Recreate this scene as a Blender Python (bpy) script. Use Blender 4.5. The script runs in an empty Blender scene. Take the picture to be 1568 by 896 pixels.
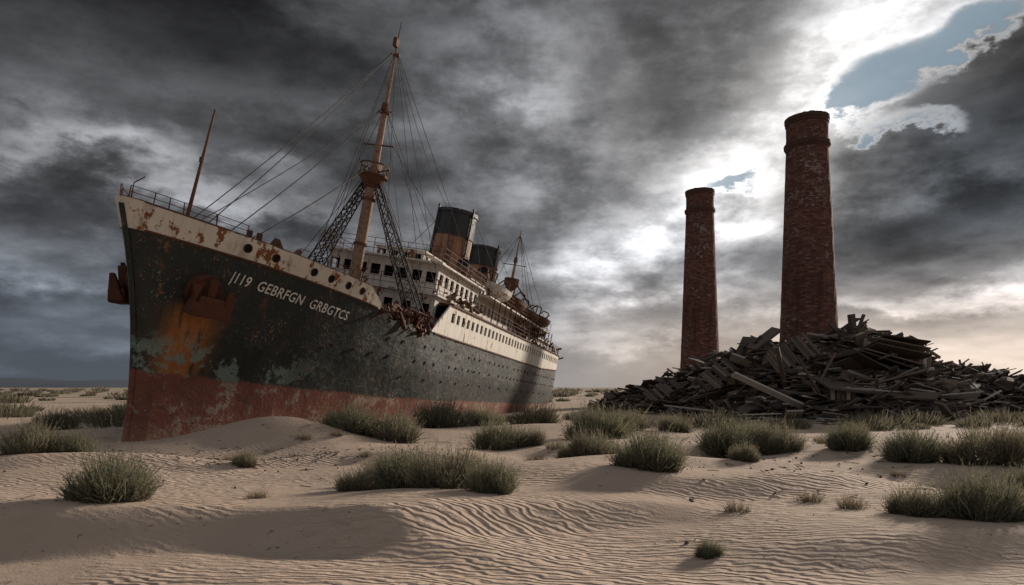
import bpy, math, random
import numpy as np
from mathutils import Vector, Matrix, Euler
random.seed(7); rng=np.random.default_rng(7)
scene=bpy.context.scene
scene.view_settings.view_transform='Standard'
scene.view_settings.look='None'
scene.view_settings.exposure=0

# ------------------------------------------------------------------ node DSL
class E:
    def __init__(s,nt,o): s.nt=nt; s.o=o
    def _m(s,op,*a,clamp=False):
        n=s.nt.nodes.new('ShaderNodeMath'); n.operation=op; n.use_clamp=clamp
        for i,v in enumerate((s,)+a):
            if isinstance(v,E): s.nt.links.new(v.o,n.inputs[i])
            else: n.inputs[i].default_value=v
        return E(s.nt,n.outputs[0])
    def __add__(s,b): return s._m('ADD',b)
    __radd__=__add__
    def __sub__(s,b): return s._m('SUBTRACT',b)
    def __rsub__(s,b): return (s*-1.0)+b
    def __mul__(s,b): return s._m('MULTIPLY',b)
    __rmul__=__mul__
    def __truediv__(s,b): return s._m('DIVIDE',b)
    def mx(s,b): return s._m('MAXIMUM',b)
    def mn(s,b): return s._m('MINIMUM',b)
    def sat(s): return s._m('ADD',0.0,clamp=True)
    def abs(s): return s._m('ABSOLUTE')
def val_in(nt,n,i,v):
    if isinstance(v,E): nt.links.new(v.o,n.inputs[i])
    elif isinstance(v,(tuple,list)): n.inputs[i].default_value=tuple(v)+((1,) if len(v)==3 and n.inputs[i].type=='RGBA' else ())
    else: n.inputs[i].default_value=v
def sm(x,a,b,lo=0.0,hi=1.0):
    n=x.nt.nodes.new('ShaderNodeMapRange'); n.interpolation_type='SMOOTHSTEP'
    val_in(x.nt,n,0,x)
    for i,v in enumerate((a,b,lo,hi)): n.inputs[i+1].default_value=v
    return E(x.nt,n.outputs[0])
def comb(nt,x,y,z):
    n=nt.nodes.new('ShaderNodeCombineXYZ')
    for i,v in enumerate((x,y,z)): val_in(nt,n,i,v)
    return E(nt,n.outputs[0])
def sepv(v):
    n=v.nt.nodes.new('ShaderNodeSeparateXYZ'); v.nt.links.new(v.o,n.inputs[0])
    return [E(v.nt,n.outputs[i]) for i in range(3)]
def noise(v,scale,detail=5,rough=.55,dist=0.0):
    n=v.nt.nodes.new('ShaderNodeTexNoise'); v.nt.links.new(v.o,n.inputs['Vector'])
    n.inputs['Scale'].default_value=scale; n.inputs['Detail'].default_value=detail
    n.inputs['Roughness'].default_value=rough; n.inputs['Distortion'].default_value=dist
    return E(v.nt,n.outputs[0])
def mix(f,a,b):
    nt=f.nt
    n=nt.nodes.new('ShaderNodeMix'); n.data_type='RGBA'
    nt.links.new(f.o,n.inputs[0])
    for i,v in ((6,a),(7,b)):
        if isinstance(v,E): nt.links.new(v.o,n.inputs[i])
        else: n.inputs[i].default_value=tuple(v)+(1,)
    return E(nt,n.outputs[2])
def vmul(c,f):
    n=c.nt.nodes.new('ShaderNodeVectorMath'); n.operation='SCALE'
    c.nt.links.new(c.o,n.inputs[0]); val_in(c.nt,n,3,f)
    return E(c.nt,n.outputs[0])
def material(name,fn,coord='Object'):
    m=bpy.data.materials.new(name); m.use_nodes=True; nt=m.node_tree
    bs=nt.nodes['Principled BSDF']
    tc=nt.nodes.new('ShaderNodeTexCoord'); P=E(nt,tc.outputs[coord])
    r=fn(nt,P)
    val_in(nt,bs,bs.inputs.find('Base Color'),r['c'])
    val_in(nt,bs,bs.inputs.find('Roughness'),r.get('r',.7))
    if 'm' in r: val_in(nt,bs,bs.inputs.find('Metallic'),r['m'])
    bs.inputs['Specular IOR Level'].default_value=r.get('s',.3)
    if 'h' in r:
        b=nt.nodes.new('ShaderNodeBump'); b.inputs['Strength'].default_value=r.get('bs',.8); b.inputs['Distance'].default_value=r.get('bd',.05)
        nt.links.new(r['h'].o,b.inputs['Height']); nt.links.new(b.outputs[0],bs.inputs['Normal'])
    if 'tr' in r:
        t=nt.nodes.new('ShaderNodeBsdfTranslucent'); nt.links.new(r['c'].o,t.inputs[0])
        mxs=nt.nodes.new('ShaderNodeMixShader'); mxs.inputs[0].default_value=r['tr']
        nt.links.new(bs.outputs[0],mxs.inputs[1]); nt.links.new(t.outputs[0],mxs.inputs[2])
        nt.links.new(mxs.outputs[0],nt.nodes['Material Output'].inputs[0])
    return m

# ------------------------------------------------------------------ mesh builder
class MB:
    def __init__(s): s.v=[]; s.f=[]; s.m=[]
    def add(s,vs,fs,mi=0):
        b=len(s.v); s.v.extend([tuple(p) for p in vs])
        for f in fs: s.f.append(tuple(b+i for i in f)); s.m.append(int(mi))
    def hexa(s,p,mi=0):
        s.add(p,[(3,2,1,0),(4,5,6,7),(0,1,5,4),(1,2,6,5),(2,3,7,6),(3,0,4,7)],mi)
    def box(s,c,size,R=None,mi=0):
        hx,hy,hz=[a/2 for a in size]; c=Vector(c)
        ps=[Vector(q) for q in [(-hx,-hy,-hz),(hx,-hy,-hz),(hx,hy,-hz),(-hx,hy,-hz),(-hx,-hy,hz),(hx,-hy,hz),(hx,hy,hz),(-hx,hy,hz)]]
        if R is not None: ps=[R@q for q in ps]
        s.hexa([c+q for q in ps],mi)
    def cyl(s,p0,p1,r0,r1=None,n=8,mi=0,cap=True):
        if r1 is None: r1=r0
        p0=Vector(p0); p1=Vector(p1); d=(p1-p0)
        if d.length<1e-6: return
        d.normalize(); a=d.orthogonal().normalized(); b=d.cross(a)
        vs=[]
        for p,r in ((p0,r0),(p1,r1)):
            for i in range(n):
                t=2*math.pi*i/n; vs.append(p+a*(r*math.cos(t))+b*(r*math.sin(t)))
        fs=[(i,(i+1)%n,n+(i+1)%n,n+i) for i in range(n)]
        if cap: fs+= [tuple(range(n-1,-1,-1)),tuple(range(n,2*n))]
        s.add(vs,fs,mi)
    def path(s,pts,r,n=6,mi=0):
        for a,b in zip(pts[:-1],pts[1:]): s.cyl(a,b,r,r,n,mi)
    def revolve(s,c,prof,n=32,mi=0):
        vs=[]; fs=[]; c=Vector(c)
        for r,z in prof:
            for i in range(n):
                t=2*math.pi*i/n; vs.append(c+Vector((r*math.cos(t),r*math.sin(t),z)))
        for j in range(len(prof)-1):
            for i in range(n):
                fs.append((j*n+i,j*n+(i+1)%n,(j+1)*n+(i+1)%n,(j+1)*n+i))
        s.add(vs,fs,mi)
    def obj(s,name,mats,parent=None,smooth=False):
        me=bpy.data.meshes.new(name); me.from_pydata(s.v,[],s.f)
        for m in mats: me.materials.append(m)
        me.polygons.foreach_set('material_index',s.m)
        if smooth: me.polygons.foreach_set('use_smooth',[True]*len(s.f))
        me.update()
        o=bpy.data.objects.new(name,me); scene.collection.objects.link(o)
        if parent: o.parent=parent
        return o

# ------------------------------------------------------------------ ship materials
def f_hull(nt,P):
    s,y,w=sepv(P)
    n1=noise(P,.55,5,.6); n2=noise(P,3.2,5,.65); n3=noise(P,11,3,.7)
    st=noise(comb(nt,s*1.6,y*1.6,w*.14),1.3,4,.6)
    c=mix(n1,(.009,.013,.012),(.024,.032,.030))
    c=mix(sm(n2,.5,.75)*.5,c,(.05,.058,.052))
    rk=sm(st,.56,.68)*sm(n2,.42,.62)
    t=(s-1.0)*(1/.75)
    ga=(t*t*-1.0)._m('EXPONENT')*sm(w,6.4,5.6)*sm(w,2.6,3.6)
    rustc=mix(n3,(.09,.03,.013),(.38,.15,.04))
    c=mix((rk*(.28+.45*sm(w,6.5,8.2))).sat(),c,rustc)
    c=mix((ga*sm(st,.35,.53)*1.5).sat(),c,mix(n2,(.12,.035,.012),(.55,.22,.05)))
    band=sm(w,3.0,3.3)*sm(w,5.2,3.9)
    teal=band*sm(n1+(n2-.5)*.5,.50,.56)*sm(s,10,3)
    c=mix((teal*.9).sat(),c,mix(n3,(.09,.15,.13),(.26,.34,.30)))
    e=w+(n2-.5)*.5+(n1-.5)*.4
    red=sm(e,3.3,3.16)
    rc=mix(n1,(.12,.038,.026),(.24,.09,.06))
    rc=mix(sm(n2,.55,.68)*.7,rc,(.06,.03,.02))
    rc=mix(sm(n1*.5+n2*.5+(n3-.5)*.2,.53,.575)*.75,rc,(.30,.26,.22))
    rc=mix(sm(w,1.4,.2)*.5,rc,(.28,.19,.13))
    c=mix(red,c,rc)
    chips=sm(n3+(n1-.5)*.5,.64,.70)
    c=mix(chips*.65,c,(.34,.31,.27))
    sp=sm(n3*.4+n2*.6+(n1-.5)*.4,.61,.64)
    c=mix(sp*.8,c,mix(n3,(.14,.05,.02),(.36,.16,.05)))
    b=nt.nodes.new('ShaderNodeTexBrick'); nt.links.new(comb(nt,s,w,0.0).o,b.inputs['Vector'])
    b.inputs['Scale'].default_value=1; b.inputs['Brick Width'].default_value=3.6; b.inputs['Row Height'].default_value=1.25
    b.inputs['Mortar Size'].default_value=.025; b.inputs['Mortar Smooth'].default_value=.8
    seam=E(nt,b.outputs['Fac'])*sm(n2,.35,.6)
    c=mix(seam*.3,c,(.03,.022,.016))
    h=n2*.35+n1*1.1+n3*.12-seam*.04
    return dict(c=c,r=sm(n2,.3,.7,.38,.70),h=h,bd=.12,bs=.8,s=.45)
def f_white(base,rustamt,dirt=.5):
    def f(nt,P):
        s,y,w=sepv(P)
        n1=noise(P,.9,5,.65); n2=noise(P,4.5,4,.65)
        st=noise(comb(nt,s*2.2,y*2.2,w*.35),1.4,4,.6)
        c=mix(n1,tuple(b*.72 for b in base),base)
        c=mix(sm(st,.48,.7)*dirt,c,(.22,.16,.11))
        rust=mix(n2,(.07,.028,.014),(.34,.13,.04))
        a=sm(n1+(n2-.5)*.5+(st-.5)*.5,.64-.16*rustamt,.70-.16*rustamt)
        c=mix(a,c,rust)
        return dict(c=c,r=.7,h=n2+n1,bd=.04,bs=.6)
    return f
def f_rust(a,b,k=.5):
    def f(nt,P):
        n1=noise(P,1.1,4,.65); n2=noise(P,6,4,.7)
        c=mix(n1,a,b); c=mix(sm(n2,.5,.7)*k,c,(.04,.022,.015))
        return dict(c=c,r=.8,h=n2+n1,bd=.05,bs=.7)
    return f
def f_funnel(nt,P):
    s,y,w=sepv(P); n1=noise(P,.8,5,.6); n2=noise(P,4,5,.65)
    st=noise(comb(nt,s*2.0,y*2.0,w*.2),1.3,4,.6)
    c=mix(n1,(.24,.11,.065),(.42,.24,.15))
    c=mix(sm(st,.45,.65)*.8,c,(.11,.045,.022))
    c=mix(sm(n2,.55,.7)*.6,c,(.36,.27,.20))
    return dict(c=c,r=.65,h=n2,bd=.04)
def f_black(nt,P):
    n1=noise(P,1.2,4,.6); n2=noise(P,6,4,.7)
    c=mix(n1,(.010,.011,.012),(.03,.03,.03)); c=mix(sm(n2,.6,.72)*.6,c,(.14,.06,.03))
    return dict(c=c,r=.45,h=n2,bd=.03,s=.5)
M_hull=material('hull_paint',f_hull)
M_bul=material('bulwark_white',f_white((.78,.72,.62),.42,.5))
M_white=material('superstructure_white',f_white((.72,.68,.62),.22,.5))
M_side=material('side_white',f_white((.82,.77,.68),.05,.35))
M_rust=material('rust',f_rust((.055,.028,.018),(.18,.085,.048)))
M_anch=material('anchor_rust',f_rust((.045,.018,.012),(.15,.055,.03)))
M_mast=material('mast_paint',f_rust((.12,.055,.03),(.44,.31,.22),.85))
M_fun=material('funnel_paint',f_funnel)
M_blk=material('funnel_black',f_black)
M_dark=material('dark_interior',lambda nt,P:dict(c=(.008,.008,.009),r=.9))
M_wire=material('wire',f_rust((.012,.010,.009),(.04,.03,.025)))
M_deck=material('deck_wood',f_rust((.06,.04,.03),(.13,.09,.065)))
M_letter=material('letter_paint',f_white((.80,.78,.72),.0,.15))

# ------------------------------------------------------------------ ship
ship=bpy.data.objects.new('abandoned_ocean_liner',None); scene.collection.objects.link(ship)
ship.location=(-15.2,26.7,0); ship.rotation_euler=(math.radians(10.5),math.radians(1.8),math.radians(76.9))
def lp(s,u,w): return Vector((float(s),float(-u),float(w)))
def cl(x,a=0.,b=1.): return max(a,min(b,x))
def stem(w): return -0.0255*max(w,0)**2
def hb(s,w):
    x=s-stem(w)
    if x<=0: return .0
    Le=24+(15-24)*cl(w/9)
    f=1-(1-min(x/Le,1))**2
    b=.30*math.sqrt(min(x/.35,1))+5.1*f
    b*=.86+.14*cl(w/5)
    if w<0: b*=1-(w/3.2)**2*.4
    if s>57: b*=math.sqrt(max(0.,1-((s-57)/16.5)**2.6))
    return b
HT=lambda s: float(np.interp(s,[-2.3,2.3,8.8,10.2,12.,20,52,74],[8.45,8.33,7.95,7.8,7.5,7.42,7.3,8.0]))
BT=lambda s: float(np.interp(s,[-2.5,2.3,9.2],[9.45,9.2,8.75]))
xs=[0,.03,.08,.15,.25,.4,.6,.85,1.15,1.5]+list(np.arange(2,22,.5))+list(np.arange(22,56,2.0))+list(np.arange(56,73,1.0))+[73.1,73.3,73.45]
def sx(x,w): return x+stem(w)*max(0,1-x/9.)
mb=MB(); NR=26
for side in (1,-1):
    vs=[];fs=[]
    for x in xs:
        jag=(rng.uniform(-.25,.15) if 9.0<x<17 else 0)
        top=HT(x-2.0*max(0,1-x/9.))+jag
        for j in range(NR):
            w=-2.5+(top+2.5)*j/(NR-1)
            s=sx(x,w); u=hb(s,w) if x>0 else 0.
            if 2<x<72: u+=.018*math.sin(s*2.1+w*1.3)+.014*math.sin(s*4.3-w*2.7+side)
            vs.append(lp(s,side*u,w))
    for i in range(len(xs)-1):
        for j in range(NR-1):
            a=i*NR+j; q=(a,a+NR,a+NR+1,a+1)
            fs.append(q if side==1 else q[::-1])
    mb.add(vs,fs)
hull=mb.obj('hull',[M_hull],ship,True)
mb=MB(); ss=[-1.7]+list(np.arange(-1,73.3,1.))
vs=[];fs=[]
for s in ss:
    w=HT(s)-.15
    vs+= [lp(s,hb(s,w)-.03,w),lp(s,-hb(s,w)+.03,w)]
for i in range(len(ss)-1): fs.append((2*i,2*i+1,2*i+3,2*i+2))
mb.add(vs,fs); mb.obj('deck',[M_deck],ship)
mb=MB()
bx=[0,.03,.08,.15,.25,.4,.6,.85,1.15,1.5]+list(np.arange(2,10.1,.3))
NB=6
for side in (1,-1):
    ov=[];iv=[]
    for x in bx:
        s0=x-2.0*max(0,1-x/9.)
        lo=HT(s0)-.04; hi=BT(s0)
        if x>8.7: hi=lo+(hi-lo)*cl(1-(x-8.7)/1.4+rng.uniform(-.12,.12),.1,1)
        if x>1: hi+=rng.uniform(-.02,.02)
        for j in range(NB):
            w=lo+(hi-lo)*j/(NB-1); s=sx(x,w)
            ov.append(lp(s-(.04 if x<.3 else 0),side*(hb(s,w)+.045 if x>0 else 0.0),w))
            iv.append(lp(s+.12,side*(max(0,hb(s,w)-.10) if x>0 else 0),w))
    n=len(bx); fs=[]
    for i in range(n-1):
        for j in range(NB-1):
            a=i*NB+j; q=(a,a+NB,a+NB+1,a+1); fs.append(q if side==1 else q[::-1])
            r=tuple(k+n*NB for k in q); fs.append(r[::-1] if side==1 else r)
        a=i*NB+NB-1; q=(a,a+NB,a+NB+n*NB,a+n*NB); fs.append(q if side==1 else q[::-1])
        a=i*NB; q=(a,a+NB,a+NB+n*NB,a+n*NB); fs.append(q if side!=1 else q[::-1])
    mb.add(ov+iv,fs)
mb.obj('bulwark',[M_bul],ship,False)
mb=MB()
for side in (1,-1):
    for off,fn,r,rr in ((.03,HT,.05,(0,9.8)),(.0,BT,.045,(0,8.8))):
        pts=[]
        for x in np.arange(rr[0],rr[1],.3):
            s0=x-2.0*max(0,1-x/9.); w=fn(s0); s=sx(x,w); pts.append(lp(s,side*(hb(s,w)+off),w))
        mb.path(pts,r,6)
    pts=[lp(s,side*(hb(s,7.3)+.02),HT(s)) for s in np.arange(17,72.9,.8)]
    mb.path(pts,.07,6)
mb.obj('rub_rails',[M_rust],ship)
mb=MB()
mb.path([lp(stem(w)-.02,0,w) for w in np.arange(-.8,9.4,.4)],.11,8); mb.obj('stem_bar',[M_hull],ship)

def hp(s,w,side=1,off=0):
    u=hb(s,w); du=(hb(s+.05,w)-hb(s-.05,w))/.1; dw=(hb(s,w+.05)-hb(s,w-.05))/.1
    n=Vector((-du,-side,-dw*1.0)); n.normalize()
    return lp(s,side*u,w)+n*off, n
mb=MB()
def port(s,w,r,side):
    p,n=hp(s,w,side,.02)
    a=Vector((0,0,1)); a=(a-n*a.dot(n)).normalized(); b=n.cross(a)
    N=12; vs=[];
    for rr,o in ((r*1.3,.0),(r*1.2,.045),(r,.045),(r,.015)):
        for i in range(N):
            t=2*math.pi*i/N; vs.append(p+n*o+a*(rr*math.cos(t))+b*(rr*math.sin(t)))
    fs=[]
    for k in range(3):
        for i in range(N): fs.append((k*N+i,k*N+(i+1)%N,(k+1)*N+(i+1)%N,(k+1)*N+i))
    mb.add(vs,fs,0); mb.add([q+n*.02 for q in vs[3*N:]],[tuple(range(N))],1)
for side in (1,-1):
    for s in [1.8,3.0,4.9,5.9,7.0,8.0]:
        port(s,(HT(s)+BT(s))/2+.02,.16,side)
    for s in np.arange(7.5,67,1.5):
        if rng.random()<.85: port(s,5.55,.08,side)
    for s in np.arange(10,67,1.5):
        if rng.random()<.85: port(s,6.5,.08,side)
    for s in np.arange(14,60,3.1): port(s,4.5,.07,side)
mb.obj('portholes',[M_anch,M_dark],ship)
def anchor(name,s,w,side):
    mb=MB(); p,n=hp(s,w,side)
    up=Vector((0,0,1)); t=up.cross(n).normalized(); up=n.cross(t)
    mb.cyl(p-n*.4,p+n*.30,.85,.68,16); mb.cyl(p+n*.28,p+n*.48,.55,.45,14)
    R=Matrix((t,up,n)).transposed()
    mb.box(p+n*.62-up*.05,(.34,1.5,.34),R)
    mb.box(p+n*.72-up*.55,(1.5,.55,.62),R)
    mb.box(p+n*.75-up*.22,(1.0,.4,.5),R)
    for k in (-1,1):
        c=p+n*.72-up*.5+t*(k*.66)
        a=[c+t*(k*.22)+n*.30-up*.28,c-t*(k*.22)+n*.30-up*.28,c-t*(k*.22)-n*.30-up*.28,c+t*(k*.22)-n*.30-up*.28]
        d=c+up*.85+t*(k*.02)+n*.10
        b=[d+t*.12+n*.10,d-t*.12+n*.10,d-t*.12-n*.08,d+t*.12-n*.08]
        mb.hexa(a+b)
    for i in range(5):
        mb.box(p+n*(.55+.02*i)+up*(.65+.16*i)*.6,(.24,.12,.14),R@Matrix.Rotation(i*1.57,3,'Y'))
    o=mb.obj(name,[M_anch],ship)
    bv=o.modifiers.new('b','BEVEL'); bv.width=.05; bv.segments=2
anchor('anchor_port',1.0,6.7,1); anchor('anchor_starboard',.9,6.6,-1)
cu=bpy.data.curves.new('name_txt','FONT'); cu.body='J119  GEBRFGN  GRBGTCS'; cu.size=1; cu.shear=.12; cu.space_character=1.06; cu.offset=.012
cu.resolution_u=3
to=bpy.data.objects.new('tmp',cu); scene.collection.objects.link(to)
bpy.context.view_layer.update()
dg=bpy.context.evaluated_depsgraph_get()
me=bpy.data.meshes.new_from_object(to.evaluated_get(dg)); bpy.data.objects.remove(to)
import bmesh
bm=bmesh.new(); bm.from_mesh(me)
bmesh.ops.triangulate(bm,faces=bm.faces[:])
bmesh.ops.subdivide_edges(bm,edges=[e for e in bm.edges if e.calc_length()>.15],cuts=2)
xm=max(v.co.x for v in bm.verts)
for v in bm.verts:
    fx=max(0.,v.co.x/xm); s=1.7+6.1*(fx**1.08); w=7.36-.48*fx+v.co.y*.62
    p,n=hp(s,w,1,.05); v.co=p
bm.to_mesh(me); bm.free(); me.materials.clear(); me.materials.append(M_letter)
o=bpy.data.objects.new('name_lettering',me); scene.collection.objects.link(o); o.parent=ship

def wall(mb,p0,p1,w0,w1,n_out,nwin,sill,head,ww,th=.12,mi=0):
    p0=np.array(p0,float);p1=np.array(p1,float); L=np.linalg.norm(p1-p0); d=(p1-p0)/L; n=np.array(n_out,float)
    def b(a0,a1,z0,z1,o=0):
        q=[]
        for z in (z0,z1):
            for a,t in ((a0,0),(a1,0),(a1,-th),(a0,-th)):
                r=p0+d*a+n*(t+o); q.append(lp(r[0],r[1],z))
        mb.hexa(q,mi)
    b(0,L,w0,sill); b(0,L,head,w1)
    pitch=L/nwin
    b(0,(pitch-ww)/2,sill,head)
    for i in range(nwin-1):
        a=(i+1)*pitch; b(a-(pitch-ww)/2,a+(pitch-ww)/2,sill,head)
    b(L-(pitch-ww)/2,L,sill,head)
def house(mb,s0,s1,hu,w0,w1,nf,ns,sill,head,wf=.7,ws=.6):
    if nf: wall(mb,(s0,hu),(s0,-hu),w0,w1,(-1,0),nf,sill,head,wf)
    for k in (1,-1):
        wall(mb,(s0+.13,k*hu),(s1,k*hu),w0,w1,(0,k),ns,sill,head,ws)
    q=[]
    for z in (w0,w1-.05):
        for a,b in ((s0+.45,hu-.45),(s1-.02,hu-.45),(s1-.02,-hu+.45),(s0+.45,-hu+.45)): q.append(lp(a,b,z))
    mb.hexa(q,1)
def slab(mb,s0,s1,hu,w,th=.12,mi=0):
    q=[]
    for z in (w,w+th):
        for a,b in ((s0,hu),(s1,hu),(s1,-hu),(s0,-hu)): q.append(lp(a,b,z))
    mb.hexa(q,mi)
mb=MB()
house(mb,18.6,29,4.5,7.35,9.85,7,9,8.5,9.3,.62,.6); slab(mb,18.2,29.3,4.75,9.85)
house(mb,19.6,29,4.0,9.97,12.0,8,8,10.8,11.5,.7,.7); slab(mb,19.0,29.5,4.4,12.0)
house(mb,22,26,1.8,12.12,13.1,4,4,12.5,12.95,.5,.5); slab(mb,21.8,26.2,2.0,13.1,.08)
mb.obj('bridge_house',[M_white,M_dark],ship)
mb=MB()
house(mb,29.6,56,3.7,9.6,11.6,0,22,10.4,11.1,.6,.6); slab(mb,29.5,57,4.9,11.6)
house(mb,31,46,2.4,11.72,13.0,4,12,12.1,12.7,.5,.6); slab(mb,30.8,46.4,2.6,13.0,.08)
house(mb,48,51.5,2.2,11.72,13.2,4,4,12.2,12.8,.5,.6); slab(mb,47.8,51.8,2.4,13.2,.08)
house(mb,59,66,2.9,9.2,11.0,4,7,9.9,10.5,.6,.6); slab(mb,58.5,66.5,3.2,11.0)
mb.obj('deck_houses',[M_white,M_dark],ship)
mb=MB()
def pu(s,side): return side*(hb(s,7.3)+.01)
def wb(s0,s1,a0,a1,b0,b1,side,mi=0,ins=0,th=.12):
    q=[]
    for (z0,z1) in ((a0,a1),(b0,b1)):
        q+= [lp(s0,pu(s0,side)-side*ins,z0),lp(s1,pu(s1,side)-side*ins,z1),lp(s1,pu(s1,side)-side*(th+ins),z1),lp(s0,pu(s0,side)-side*(th+ins),z0)]
    mb.hexa(q,mi)
for side in (1,-1):
    wb(16.6,19.2,HT(17)+.05,HT(19)+.05,HT(17)+.12,9.45,side)
    s=19.2
    while s<67:
        e=s+1.15
        b=HT(s)+.05
        wb(s,e,b,HT(e)+.05,8.45,8.45,side)
        wb(s,e,9.08,9.08,9.5,9.5,side)
        wb(s,s+.55,8.45,8.45,9.08,9.08,side)
        wb(s,e,b+.2,b+.2,9.45,9.45,side,1,.9,.05)
        s=e
    wb(s,s+3,HT(s)+.05,HT(s)+.05,9.5,8.2,side)
    s=29.6
    while s<57:
        u=pu(s,side)-side*.15
        mb.cyl(lp(s,u,9.6),lp(s,u,11.6),.05,.05,5,2); s+=1.9
    for w in (9.95,10.3,10.6):
        mb.path([lp(t,pu(t,side)-side*.15,w) for t in np.arange(29,69.5,3)],.025,4,2)
    for t in np.arange(57,69,1.5): mb.cyl(lp(t,pu(t,side)-side*.15,9.5),lp(t,pu(t,side)-side*.15,10.6),.03,.03,4,2)
vs=[];fs=[]
ar=np.arange(19.4,68.,1.)
for s in ar: vs+= [lp(s,pu(s,1)+.12,9.5),lp(s,pu(s,-1)-.12,9.5),lp(s,pu(s,-1)-.12,9.6),lp(s,pu(s,1)+.12,9.6)]
for i in range(len(ar)-1):
    a=4*i
    for k in range(4): fs.append((a+k,a+(k+1)%4,a+4+(k+1)%4,a+4+k))
fs+=[(3,2,1,0)]
mb.add(vs,fs,2)
mb.obj('promenade_deck',[M_side,M_dark,M_rust],ship)
mb=MB()
def rail(pts,h=1.0,nr=3,step=1.2,r=.022):
    for a,b in zip(pts[:-1],pts[1:]):
        a=Vector(a);b=Vector(b);L=(b-a).length;n=max(1,int(L/step))
        for i in range(n+1):
            q=a.lerp(b,i/n); mb.cyl(q,q+Vector((rng.normal()*.04,rng.normal()*.04,h)),r*1.3,r*1.3,4)
        for k in range(nr):
            z=Vector((0,0,h*(k+1)/nr)); mb.cyl(a+z,b+z,r,r,4)
rail([lp(29.4,4.3,12.12),lp(19.1,4.3,12.12),lp(19.1,-4.3,12.12),lp(29.4,-4.3,12.12)],1.0)
rail([lp(29.2,4.65,9.97),lp(18.3,4.65,9.97),lp(18.3,-4.65,9.97),lp(29.2,-4.65,9.97)],.9)
for k in (1,-1): rail([lp(30,k*4.8,11.72),lp(57,k*4.8,11.72)],1.0,3,1.6)
rail([lp(31,2.5,13.08),lp(46,2.5,13.08)],.8,2,1.5)
for side in (1,-1):
    fp=[lp(s,side*(hb(s,9.3)-.05),BT(s)) for s in (-2.1,-1.5,-.6,.5,1.6)]
    rail(fp,.45,2,.9,.016)
rail([lp(s,hb(s,9)-.05,BT(s)) for s in (4,5.5,7)],.35,1,1.2,.016)
mb.obj('railings',[M_rust],ship)
def funnel(name,s,r,w0,w1):
    mb=MB(); H=w1-w0; wm=w0+H*.66
    N=40; rake=.06
    def ring(prof,mi):
        vs=[];fs=[]
        for rr,z in prof:
            for i in range(N):
                t=2*math.pi*i/N; vs.append(Vector((s+(z-w0)*rake+rr*1.08*math.cos(t),rr*math.sin(t),z)))
        for j in range(len(prof)-1):
            for i in range(N): fs.append((j*N+i,j*N+(i+1)%N,(j+1)*N+(i+1)%N,(j+1)*N+i))
        mb.add(vs,fs,mi)
    ring([(r*1.06,w0),(r*1.06,w0+.3),(r,w0+.32),(r,wm)],0)
    ring([(r,wm),(r+.07,wm),(r+.07,wm+.14),(r,wm+.14),(r,w1-.3),(r+.08,w1-.3),(r+.08,w1),(r-.12,w1),(r-.14,wm)],1)
    ring([(r-.14,wm),(0.01,wm)],2)
    for z in (w0+H*.22,w0+H*.44): ring([(r,z-.04),(r+.04,z-.03),(r+.04,z+.03),(r,z+.04)],0)
    for a in (2.3,-2.0):
        x=s+1.08*(r+.12)*math.cos(a); y=(r+.12)*math.sin(a)
        mb.cyl((x,y,w0),(x+H*rake,y,w1+.3),.09,.09,6,1)
    for dy in (-.2,.2): mb.cyl((s-r*1.08-.12,dy-r*.3,w0),(s-r*1.08-.12+H*rake,dy-r*.3,w1),.03,.03,4,1)
    for k in range(14):
        z=w0+H*k/14; x=s-r*1.08-.12+(z-w0)*rake
        mb.cyl((x,-.2-r*.3,z),(x,.2-r*.3,z),.02,.02,4,1)
    mb.obj(name,[M_fun,M_blk,M_dark],ship)
F1,F2,AM=31.7,41.3,53.5
funnel('funnel_fore',F1,1.62,12.0,18.5); funnel('funnel_aft',F2,1.42,12.0,17.7)
mb=MB()
def mast(s,w0,wn,w1,r):
    a=lp(s,0,w0); b=lp(s,0,wn); c=lp(s,0,w1)
    mb.cyl(a,b,r,r*.78,14,0); mb.cyl(b,b.lerp(c,.45),r*.62,r*.42,10,0); mb.cyl(b.lerp(c,.45),c,r*.36,r*.14,8,0)
    for k in (.2,.5,.8): q=a.lerp(b,k); mb.cyl(q,q+Vector((0,0,.14)),r*1.15,r*1.1,12,1)
    q=b.lerp(c,.45); mb.cyl(q-Vector((0,0,.3)),q+Vector((0,0,.3)),r*.8,r*.6,8,1)
fm=16.0
mast(fm,7.3,16.6,25.2,.40)
q=lp(fm,0,16.2)
mb.cyl(q-Vector((0,0,.7)),q,.35,.85,12,1); mb.cyl(q,q+Vector((0,0,.12)),.95,.95,12,1)
for i in range(10):
    t=i*.628; p=q+Vector((.9*math.cos(t),.9*math.sin(t),.1)); mb.cyl(p,p+Vector((0,0,.6)),.03,.03,4,1)
mb.revolve(q,[(.9,.65),(.93,.65),(.93,.75),(.9,.75)],12,1)
mb.box(q+Vector((.3,0,.5)),(.5,.5,.9),None,1); mb.cyl(lp(fm,-1.0,18.2),lp(fm,1.0,18.2),.05,.05,6,1)
mb.cyl(lp(fm,-.5,20.3),lp(fm,.5,20.3),.035,.035,6,1)
mb.box(lp(fm-.2,0,24.5),(.35,.25,.5),None,1); mb.cyl(lp(fm,0,25.2),lp(fm,0,25.9),.025,.02,5,1); mb.box(lp(fm,.1,23.8),(.2,.4,.15),None,1)
mast(AM,9.6,16.2,22.6,.32)
mb.cyl(lp(AM,0,15.6),lp(AM,0,16.2),.4,.9,10,1); mb.cyl(lp(AM,0,16.2),lp(AM,0,16.9),.9,.9,10,1); mb.cyl(lp(AM,-1.4,18.5),lp(AM,1.4,18.5),.05,.05,5,1)
mb.cyl(lp(.8,.2,8.6),lp(1.0,.5,14.0),.09,.035,8,1)
mb.cyl(lp(.92,.36,11.8),lp(.92,.36,12.0),.09,.09,8,1)
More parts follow.
